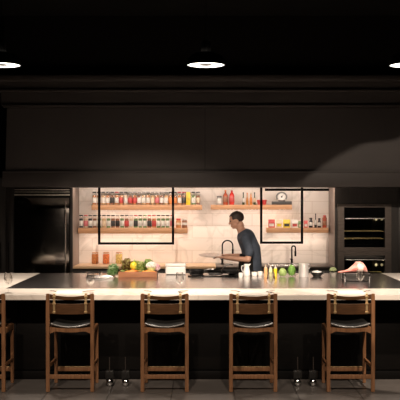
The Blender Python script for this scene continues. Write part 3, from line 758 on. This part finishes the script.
# cauliflower / radicchio
t = thing('cauliflower', 'white cauliflower with pinkish leaves at the right end of the crate', 'cauliflower', (cxr + .165, Y - .03, zb + .035))
b = B()
for k in range(34):
    a = k * 2.399; e = math.acos(1 - k / 34 * 1.05); r = .055
    icos(b, (r * math.sin(e) * math.cos(a), r * math.sin(e) * math.sin(a), .085 + r * .8 * math.cos(e)), .021, 1, .25)
icos(b, (0, 0, .085), .055, 2)
obj('curd', b, plain('curd', (.72, .66, .58), .7), t)
b = B(); lathe(b, [(0, .0), (.025, .0), (.05, .03), (.062, .075), (.058, .075), (.045, .035), (0, .02)], 24); obj('leaf_wrap', b, leaf_l, t)
t = thing('radicchio', 'pink and white radicchio head at the rightmost end of the crate', 'radicchio', (cxr + .222, Y - .01, zb + .06))
t.location.x = cxr + hw - .01
b = B(); icos(b, (0, 0, .048), .046, 3, .22, freq=4); obj('head', b, add_noise(mat('radicchio', (.6, .3, .35), .5), (.45, .12, .2), (.8, .66, .62), 22), t)
# white box
Y = 11.6
t = thing('bread_box', 'plain white rounded box on the island right of the vegetable crate', 'box', (X(175.8, Y), Y, zt))
obj('body', box(B(), -.132, .132, -.09, .09, 0.006, .105, .014, 4), M['white'], t)
obj('lid', box(B(), -.134, .134, -.092, .092, .107, .147, .012, 4), M['white'], t)
obj('base', box(B(), -.12, .12, -.08, .08, 0, .006), cm('black'), t)
# cooktop and pans
Y = 11.45
t = thing('cooktop', 'flat black cooktop set on the island in front of the chef', 'cooktop', (X(215.5, Y), Y, zt))
obj('glass_top', box(B(), -.355, .355, -.24, .24, 0, .010, .003), M['blackglass'], t)
for x in (-.25, 0, .25):
    b = B(); lathe(b, [(.07, .010), (.075, .020), (.085, .020), (.088, .010)], 28, (x, .02, 0))
    for a in range(4): tube(b, [(x + .03 * math.cos(a * PI / 2), .02 + .03 * math.sin(a * PI / 2), .024), (x + .1 * math.cos(a * PI / 2), .02 + .1 * math.sin(a * PI / 2), .024)], .005, 6)
    obj('grate', b, plain('iron', (.03, .028, .027), .5), t)
def pan(px, Y, r, lb, z):
    t = thing('frying_pan', lb, 'pan', (X(px, Y), Y, z), 0, 'pans on the cooktop')
    b = B(); lathe(b, [(0, 0), (r * .8, 0), (r, .04), (r + .003, .041), (r * .97, .038), (r * .78, .005), (0, .005)], 32); obj('pan_body', b, plain('pan_black', (.02, .02, .02), .3), t)
    return t
t = pan(230, 11.42, .12, 'black frying pan with curved steel handle in front of the chef', zt + .030)
b = B(); tube(b, [(-.10, -.03, .036), (-.09, -.05, .075), (-.05, -.06, .105), (.0, -.06, .115), (.03, -.05, .112)], .008, 10); obj('handle', b, M['chrome'], t)
t = pan(197, 11.45, .10, 'small dark pan beside the white box on the cooktop', zt + .030)
b = B(); tube(b, [(.09, -.01, .036), (.15, -.02, .05), (.22, -.03, .052)], .007, 8); obj('handle', b, M['steel'], t)

# pitcher
Y = 11.4
t = thing('pitcher', 'tall white ceramic pitcher on the island in front of the chef', 'pitcher', (X(246.6, Y), Y, zt))
b = B(); lathe(b, [(0, 0), (.042, 0), (.047, .01), (.045, .05), (.036, .09), (.032, .12), (.037, .15), (.034, .15), (.029, .12), (.033, .09), (0, .02)], 28); obj('pitcher_body', b, M['white'], t)
b = B(); tube(b, [(-.034, 0, .125), (-.058, 0, .128), (-.066, 0, .10), (-.058, 0, .06), (-.042, 0, .045)], .005, 8); obj('handle', b, M['white'], t)
b = B(); prism(b, [(.030, .135), (.034, .152), (.054, .156), (.036, .125)], -.01, .01); obj('spout', b, M['white'], t)
def cup(px, Y, r, h, lb, m=None, nm='ramekin', cat='cup', fill=None, g='small pale bowls beside the pitcher'):
    t = thing(nm, lb, cat, (X(px, Y), Y, zt), 0, g)
    b = B(); lathe(b, [(0, 0), (r * .8, 0), (r, h * .3), (r, h), (r * .9, h), (r * .88, h * .3), (0, h * .15)], 24); obj('bowl_body', b, m or M['white'], t)
    if fill:
        b = B(); icos(b, (0, 0, h * .78), r * .86, 2, .2, (1, 1, .45)); obj('contents', b, fill, t)
cup(240.8, 11.1, .028, .062, 'small white cup left of the white pitcher')
cup(254.5, 11.35, .038, .05, 'small bowl with cream filling directly right of the pitcher', None, 'small_bowl', 'bowl', M['cream'])
cup(260.4, 11.4, .036, .055, 'small bowl with cream filling left of the orange squeeze bottle', None, 'small_bowl', 'bowl', M['cream'])
# squeeze bottles
def squeeze(px, col, cap, h, lb):
    h *= .92
    Y = 11.28; t = thing('squeeze_bottle', lb, 'bottle', (X(px, Y), Y, zt), 0, 'squeeze bottles on the island')
    b = B(); lathe(b, [(0, 0), (.020, 0), (.0225, .004), (.0225, h * .62), (.019, h * .68), (0, h * .69)], 20); obj('bottle_body', b, plain('sq_%s' % cap + str(px), col, .3), t)
    b = B(); lathe(b, [(0, h * .68), (.019, h * .68), (.018, h * .76), (.006, h * .82), (.003, h), (0, h)], 16); obj('nozzle', b, cm(cap), t)
squeeze(265.7, (.74, .40, .18), 'beige', .165, 'orange squeeze bottle on the island')
squeeze(270.6, (.62, .66, .40), 'white', .16, 'pale green squeeze bottle between orange and yellow ones')
squeeze(275.4, (.85, .60, .03), 'white', .165, 'yellow squeeze bottle with white nozzle on the island')
# green vegetables
def artichoke(px, Y, r, h, m, lb, nm, cat):
    t = thing(nm, lb, cat, (X(px, Y), Y, zt))
    b = B(); icos(b, (0, 0, h * .5), r * .9, 3, .12, (1, 1, h / 2 / r)); obj('head', b, m, t)
    b = B()
    for k in range(44):
        f = k / 44; a = k * 2.399; zz = h * (.12 + .78 * f); rr = r * math.sin(PI * (.18 + .74 * f)) * 1.02
        c = Vector((rr * math.cos(a), rr * math.sin(a), zz)); up = Vector((-.25 * math.cos(a), -.25 * math.sin(a), 1)).normalized(); sd = Vector((-math.sin(a), math.cos(a), 0)); out = Vector((math.cos(a), math.sin(a), 0))
        s = r * .42
        v = [b.verts.new(c - sd * s * .6 - up * s * .6), b.verts.new(c + sd * s * .6 - up * s * .6), b.verts.new(c + sd * s * .5 + up * s * .3 + out * .003), b.verts.new(c + up * s + out * .007), b.verts.new(c - sd * s * .5 + up * s * .3 + out * .003)]
        for q in v: q.co.z = max(q.co.z, 0.001)
        b.faces.new(v)
    bmesh.ops.solidify(b, geom=list(b.faces), thickness=.002); obj('leaves', b, m, t)
artichoke(282.6, 11.25, .050, .112, plain('pale_green', (.34, .46, .16), .5), 'pale green leafy head between squeeze bottles and darker green one', 'small_cabbage', 'cabbage')
artichoke(291.6, 11.3, .050, .152, plain('mid_green', (.16, .33, .06), .5), 'bright green artichoke left of the steel pot', 'artichoke', 'artichoke')
# steel pot
Y = 11.2
t = thing('steel_pot', 'tall shiny steel canister with small handles on the island', 'pot', (X(303.6, Y), Y, zt))
b = B(); lathe(b, [(0, 0), (.060, 0), (.063, .006), (.063, .172), (.066, .176), (.060, .176), (.060, .01), (0, .008)], 36); obj('pot_body', b, add_noise(mat('pot_steel', (.7, .68, .66), .3, .4), (.66, .64, .62), (.75, .73, .71), 10), t)
b = B(); tube(b, [(.062, 0, .16), (.085, 0, .165), (.085, 0, .12), (.062, 0, .115)], .005, 8); obj('handle', b, M['steel'], t)
b = B(); lathe(b, [(0, .150), (.059, .150), (.059, .155), (0, .157)], 28); obj('contents', b, M['cream'], t)
# dark bowl
Y = 11.3
t = thing('serving_bowl', 'low black bowl with white contents right of the steel pot', 'bowl', (X(317, Y), Y, zt))
b = B(); lathe(b, [(0, 0), (.05, 0), (.055, .010), (.085, .035), (.098, .055), (.094, .055), (.078, .036), (0, .018)], 32); obj('bowl_body', b, M['darkplate'], t)
b = B(); icos(b, (0, 0, .052), .068, 2, .25, (1, 1, .35)); obj('contents', b, M['white'], t)
# right round head
Y = 11.3
t = thing('potted_herb', 'small green herb in a grey pot left of the black tray', 'plant', (X(333, Y), Y, zt))
b = B(); lathe(b, [(0, 0), (.036, 0), (.048, .05), (.044, .05), (0, .035)], 24); obj('pot', b, plain('pot_grey', (.28, .26, .22)), t)
b = B()
for k in range(26):
    a = k * 2.399; e = k / 26 * 1.4; icos(b, (.036 * math.sin(e) * math.cos(a), .036 * math.sin(e) * math.sin(a), .07 + .03 * math.cos(e)), .018, 1, .4)
obj('foliage', b, plain('sage', (.22, .26, .12), .7), t)
# black tray and the pink meat
Y = 10.75
t = thing('serving_stand', 'black rectangular stand with chrome corner posts at the right of the island', 'stand', (X(357, Y), Y, zt))
obj('top_board', box(B(), -.175, .14, -.13, .13, .072, .094, .004), M['darkplate'], t)
for x in (-.165, .13):
    for y in (-.12, .12):
        obj('leg', box(B(), x - .009, x + .009, y - .009, y + .009, 0, .0945, .002), M['chrome'], t)
obj('cabinet_body', box(B(), -.155, .120, -.124, .118, .008, .0715, .002), M['darkplate'], t)
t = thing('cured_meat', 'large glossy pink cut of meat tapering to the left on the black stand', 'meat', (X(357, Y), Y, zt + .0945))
b = B(); from mathutils import noise
rings = []
secs = [(-.235, .010, .008), (-.20, .022, .016), (-.16, .035, .024), (-.11, .05, .04), (-.06, .075, .085), (-.01, .085, .13), (.04, .085, .135), (.08, .075, .11), (.11, .055, .065), (.125, .02, .03)]
for x, ry, hgt in secs:
    ring = []
    for k in range(20):
        a = 2 * PI * k / 20; yy = ry * math.cos(a); zz = hgt * .5 + hgt * .5 * math.sin(a)
        n_ = .006 * noise.noise(Vector((x * 18, a * 1.3, 0)))
        ring.append(b.verts.new((x, yy + n_, max(0, zz + n_))))
    rings.append(ring)
for p, q in zip(rings, rings[1:]):
    for k in range(20): b.faces.new((p[k], p[(k + 1) % 20], q[(k + 1) % 20], q[k]))
b.faces.new(rings[0][::-1]); b.faces.new(rings[-1])
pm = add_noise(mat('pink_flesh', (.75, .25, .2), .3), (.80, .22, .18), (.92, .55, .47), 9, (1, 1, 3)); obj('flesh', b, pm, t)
b = B(); icos(b, (.025, -.055, .06), .052, 3, .2, (1.1, .7, 1)); obj('pale_glow_cap', b, add_noise(mat('painted_glow', (.85, .65, .58), .3), (.8, .5, .44), (.88, .75, .68), 14), t)  # pale mound paints the glow at the bright centre of the meat

# ---------------------------------------------------------------- chef
def grow_body(bm, nodes, edges):
    """limbs: closely spaced ellipsoids between joints with tapering radius; the voxel remesh fuses them into one skin"""
    for a, b_ in edges:
        (p, r), (q, t_) = nodes[a], nodes[b_]
        p, q = Vector(p), Vector(q)
        r = r if isinstance(r, tuple) else (r, r); t_ = t_ if isinstance(t_, tuple) else (t_, t_)
        n = max(4, int((q - p).length / .018))
        for k in range(n + 1):
            f = k / n; c = p.lerp(q, f); rx = r[0] + (t_[0] - r[0]) * f; ry = r[1] + (t_[1] - r[1]) * f
            res = bmesh.ops.create_icosphere(bm, subdivisions=3, radius=1)
            for v in res['verts']: v.co = Vector((c.x + v.co.x * rx, c.y + v.co.y * ry, c.z + v.co.z * min(rx, ry)))
def remesh(bm, vox, smooth=3):
    me = bpy.data.meshes.new('r'); bm.to_mesh(me); bm.free(); o = bpy.data.objects.new('r', me); COL.objects.link(o)
    r = o.modifiers.new('r', 'REMESH'); r.mode = 'VOXEL'; r.voxel_size = vox
    s = o.modifiers.new('s', 'SMOOTH'); s.iterations = smooth; s.factor = .5
    dg = bpy.context.evaluated_depsgraph_get(); dg.update()
    out = bpy.data.meshes.new_from_object(o.evaluated_get(dg)); bpy.data.objects.remove(o)
    for p in out.polygons: p.use_smooth = True
    return out
PY = 12.4
PXo = X(249, PY)
def P(px, py, y=0.0): return (X(px, PY) - PXo, y, Z(py, PY))
chef = thing('person', 'chef in dark blue-grey short-sleeved shirt leaning over the counter holding a pale plate', 'person', (PXo, PY, 0))
pel = (.03, 0, .94)
nodes = [(pel, (.125, .16)), ((.045, 0, 1.08), (.11, .145)), ((.03, 0, 1.22), (.115, .16)), (P(246, 237.5), (.11, .165)), (P(241.5, 230.5), .058), (P(239, 226), .052),  # 0-5
         # near arm (camera side)
         ((P(245, 238)[0], -.175, P(0, 238)[2]), .056), ((P(248.5, 250)[0], -.235, P(0, 250)[2]), .045), ((P(247, 258.5)[0], -.26, P(0, 258.5)[2]), .040), ((P(234, 257.8)[0], -.20, P(0, 257.8)[2]), .036), ((P(224.5, 257.0)[0], -.155, P(0, 257)[2]), .026),  # 6-10
         # far arm
         ((P(245, 238)[0], .175, P(0, 238)[2]), .056), ((P(247, 250)[0], .23, P(0, 250)[2]), .045), ((P(244, 257)[0], .22, P(0, 257)[2]), .040), ((P(234, 256.8)[0], .16, P(0, 256.8)[2]), .036), ((P(226, 256.0)[0], .10, P(0, 256)[2]), .026),  # 11-15
         # legs
         ((.03, -.10, .84), .095), ((.0, -.12, .48), .06), ((.03, -.12, .10), .04), ((-.09, -.13, .05), .035),
         ((.03, .10, .84), .095), ((.05, .12, .48), .06), ((.10, .12, .10), .04), ((-.02, .13, .05), .035)]
edges = [(0, 1), (1, 2), (2, 3), (3, 4), (4, 5), (3, 6), (6, 7), (7, 8), (8, 9), (9, 10), (3, 11), (11, 12), (12, 13), (13, 14), (14, 15), (0, 16), (16, 17), (17, 18), (18, 19), (0, 20), (20, 21), (21, 22), (22, 23)]
bm = bmesh.new()
grow_body(bm, nodes, edges)
# head: skull, jaw, nose, ears
hc = Vector(P(236.2, 220.5)); tiltM = Matrix.Translation(hc) @ Matrix.Rotation(math.radians(-16), 4, 'Y')
def blob(c, s, rot=None):
    r = bmesh.ops.create_icosphere(bm, subdivisions=3, radius=1)
    for v in r['verts']: v.co = tiltM @ Vector((c[0] + v.co.x * s[0], c[1] + v.co.y * s[1], c[2] + v.co.z * s[2]))
blob((.01, 0, .03), (.098, .076, .088)); blob((-.02, 0, -.035), (.068, .058, .075)); blob((-.055, 0, -.085), (.03, .032, .022))
blob((-.10, 0, -.015), (.016, .011, .02)); blob((-.088, 0, .005), (.012, .009, .025)); blob((-.088, 0, -.055), (.012, .022, .006)); blob((-.086, 0, -.067), (.012, .02, .006))
blob((-.08, 0, .033), (.014, .05, .010))
blob((.012, .078, -.01), (.018, .008, .03)); blob((.012, -.078, -.01), (.018, .008, .03)); blob((.04, 0, -.085), (.05, .05, .07))
# hands
def hand(wr, side, tgt):
    wr = Vector(wr); d = (Vector(tgt) - wr).normalized(); up = Vector((0, 0, 1)); sd = d.cross(up).normalized() * side
    pal = wr + d * .05
    r = bmesh.ops.create_icosphere(bm, subdivisions=3, radius=1)
    for v in r['verts']:
        q = v.co.copy(); v.co = pal + d * q.x * .052 + sd * q.y * .042 + up * q.z * .017
    for k, (off, L) in enumerate(((-.030, .068), (-.010, .08), (.010, .075), (.029, .058))):
        a = wr + d * .055 + sd * off; e = wr + d * .095 + sd * off * 1.1
        pts = [a, e, e + d * L * .42 - up * .008, e + d * L * .75 - up * .022 * (1 if k else 1), e + d * L - up * .036 * .9]
        tube(bm, pts, [.0095, .009, .0085, .0078, .006], 10)
    a = wr + d * .03 - sd * .03
    tube(bm, [wr + d * .02 - sd * .015, a - sd * .015 + d * .01, a - sd * .028 + d * .035 + up * .006, a - sd * .024 + d * .062 + up * .010], [.013, .012, .010, .0075], 10)
hand(nodes[10][0], -1, (nodes[10][0][0] - .3, nodes[10][0][1] + .10, nodes[10][0][2] + .03))
hand(nodes[15][0], 1, (nodes[15][0][0] - .3, nodes[15][0][1] - .03, nodes[15][0][2] + .03))
skin = add_noise(mat('skin', (.55, .30, .20), .5), (.50, .265, .175), (.60, .34, .235), 12)
body = remesh(bm, .0065, 2); body.materials.clear(); body.materials.append(skin)
# lowest point down to the floor
mz = min(v.co.z for v in body.vertices)
bo = obj('body', None, None, chef, me=body)
# eyes
for s in (-1, 1):
    b = B(); icos(b, (0, 0, 0), .010, 2); e = obj('eye', b, plain('eye_dark', (.06, .04, .03), .2), chef, tuple(tiltM @ Vector((-.083, s * .030, .012))))
# clothing: shells around the body
def cloth(name, nodes_, edges_, m, vox=.012, cut=None):
    bm = bmesh.new(); grow_body(bm, nodes_, edges_); me = remesh(bm, vox, 3)
    if cut:
        bm = bmesh.new(); bm.from_mesh(me)
        for co, no in cut: bmesh.ops.bisect_plane(bm, geom=list(bm.verts) + list(bm.edges) + list(bm.faces), plane_co=co, plane_no=no, clear_outer=True)
        bm.to_mesh(me); bm.free()
    me.materials.clear(); me.materials.append(m)
    for p in me.polygons: p.use_smooth = True
    return obj(name, None, None, chef, me=me)
shirt_m = add_noise(mat('shirt_cloth', (.05, .065, .09), .85), (.042, .055, .078), (.062, .078, .108), 14, bump=.2)
def grow(i, k): r = nodes[i][1]; return (nodes[i][0], tuple(v + k for v in r) if isinstance(r, tuple) else r + k)
sn = [((.035, 0, .93), (.15, .185)), grow(1, .022), grow(2, .02), grow(3, .018), (tuple(Vector(nodes[3][0]).lerp(Vector(nodes[4][0]), .45)), .085)]
sn += [grow(6, .016), grow(7, .017), (tuple(Vector(nodes[7][0]).lerp(Vector(nodes[8][0]), .3)), .060), grow(11, .016), grow(12, .017), (tuple(Vector(nodes[12][0]).lerp(Vector(nodes[13][0]), .3)), .060)]
cloth('shirt', sn, [(0, 1), (1, 2), (2, 3), (3, 4), (3, 5), (5, 6), (6, 7), (3, 8), (8, 9), (9, 10)], shirt_m)
tn = [((.03, 0, .95), (.142, .175)), ((.03, -.10, .84), .112), ((.0, -.12, .48), .082), ((.03, -.12, .12), .066), ((.03, .10, .84), .112), ((.05, .12, .48), .082), ((.10, .12, .12), .066)]
cloth('trousers', tn, [(0, 1), (1, 2), (2, 3), (0, 4), (4, 5), (5, 6)], plain('trouser_black', (.012, .012, .013), .8))
an = B()
rows = []
for i in range(9):
    z = .45 + (1.16 - .45) * i / 8; row = []
    for k in range(13):
        a = math.radians(-95 + 190 * k / 12); rx, ry = .185, .215
        if z > .95: rx *= 1 - .12 * (z - .95) / .2; ry *= 1 - .2 * (z - .95) / .2
        row.append(an.verts.new((.03 - rx * math.cos(a), ry * math.sin(a), z)))
    rows.append(row)
for p, q in zip(rows, rows[1:]):
    for k in range(12): an.faces.new((p[k], p[k + 1], q[k + 1], q[k]))
bmesh.ops.solidify(an, geom=list(an.faces), thickness=.004); obj('apron', an, plain('apron_black', (.012, .011, .011), .85), chef)
# hair
b = B()
r = bmesh.ops.create_icosphere(b, subdivisions=4, radius=1); dele = []
for v in r['verts']:
    q = v.co.copy(); k = 1 + .03 * noise.noise(q * 9)
    v.co = Vector((.016 + q.x * .105 * k, q.y * .084 * k, .036 + q.z * .094 * k))
    if (v.co.x < -.055 and v.co.z < .075) or v.co.z < -.03 or (v.co.x < -.0 and v.co.z < .02): dele.append(v)
bmesh.ops.delete(b, geom=dele, context='VERTS')
for v in b.verts: v.co = tiltM @ v.co
bmesh.ops.solidify(b, geom=list(b.faces), thickness=.006); obj('hair', b, plain('hair_dark', (.025, .016, .012), .6), chef)
for s, sx_ in ((-.125, -.03), (.125, .04)):
    b = B(); r = bmesh.ops.create_uvsphere(b, u_segments=20, v_segments=12, radius=1)
    for v in r['verts']: v.co = Vector((sx_ + v.co.x * .145, s + v.co.y * .052, max(.0, .045 + v.co.z * .05)))
    obj('shoe', b, cm('black'), chef)
# plate in the hands
pz = nodes[10][0][2] + .012
wx = PXo + nodes[10][0][0]
t = thing('serving_plate', 'wide pale plate held out by the chef', 'plate', (wx - .20, PY - .03, pz)); t.rotation_euler.x = .10
b = B(); lathe(b, [(0, 0), (.10, 0), (.165, .018), (.162, .022), (.10, .006), (0, .006)], 40); obj('plate_body', b, plain('plate_pale', (.74, .60, .52), .3), t)
b = B(); lathe(b, [(0, -.004), (.07, -.004), (.072, .001), (0, .001)], 32); obj('foot_ring', b, plain('plate_pale', (.74, .60, .52), .3), t)

# ---------------------------------------------------------------- world, camera
w = bpy.data.worlds.new('world'); sc.world = w; w.use_nodes = True
w.node_tree.nodes['Background'].inputs['Color'].default_value = (.9, .75, .65, 1); w.node_tree.nodes['Background'].inputs['Strength'].default_value = .006
cam = bpy.data.cameras.new('camera'); co = bpy.data.objects.new('camera', cam); COL.objects.link(co)
co.location = (0, 0, H); co.rotation_euler = (PI / 2, 0, 0)
cam.sensor_width = 36; cam.lens = 36 * F / 400; cam.shift_x = (200 - CX) / 400; cam.shift_y = 0; cam.clip_end = 60
sc.camera = co
vs = sc.view_settings; vs.view_transform = 'Standard'; vs.look = 'None'; vs.gamma = 1; vs.exposure = 0.0; vs.use_curve_mapping = False
sc.cycles.use_denoising = True
sc.cycles.max_bounces = 8; sc.cycles.transparent_max_bounces = 12
sc.cycles.sample_clamp_indirect = 6
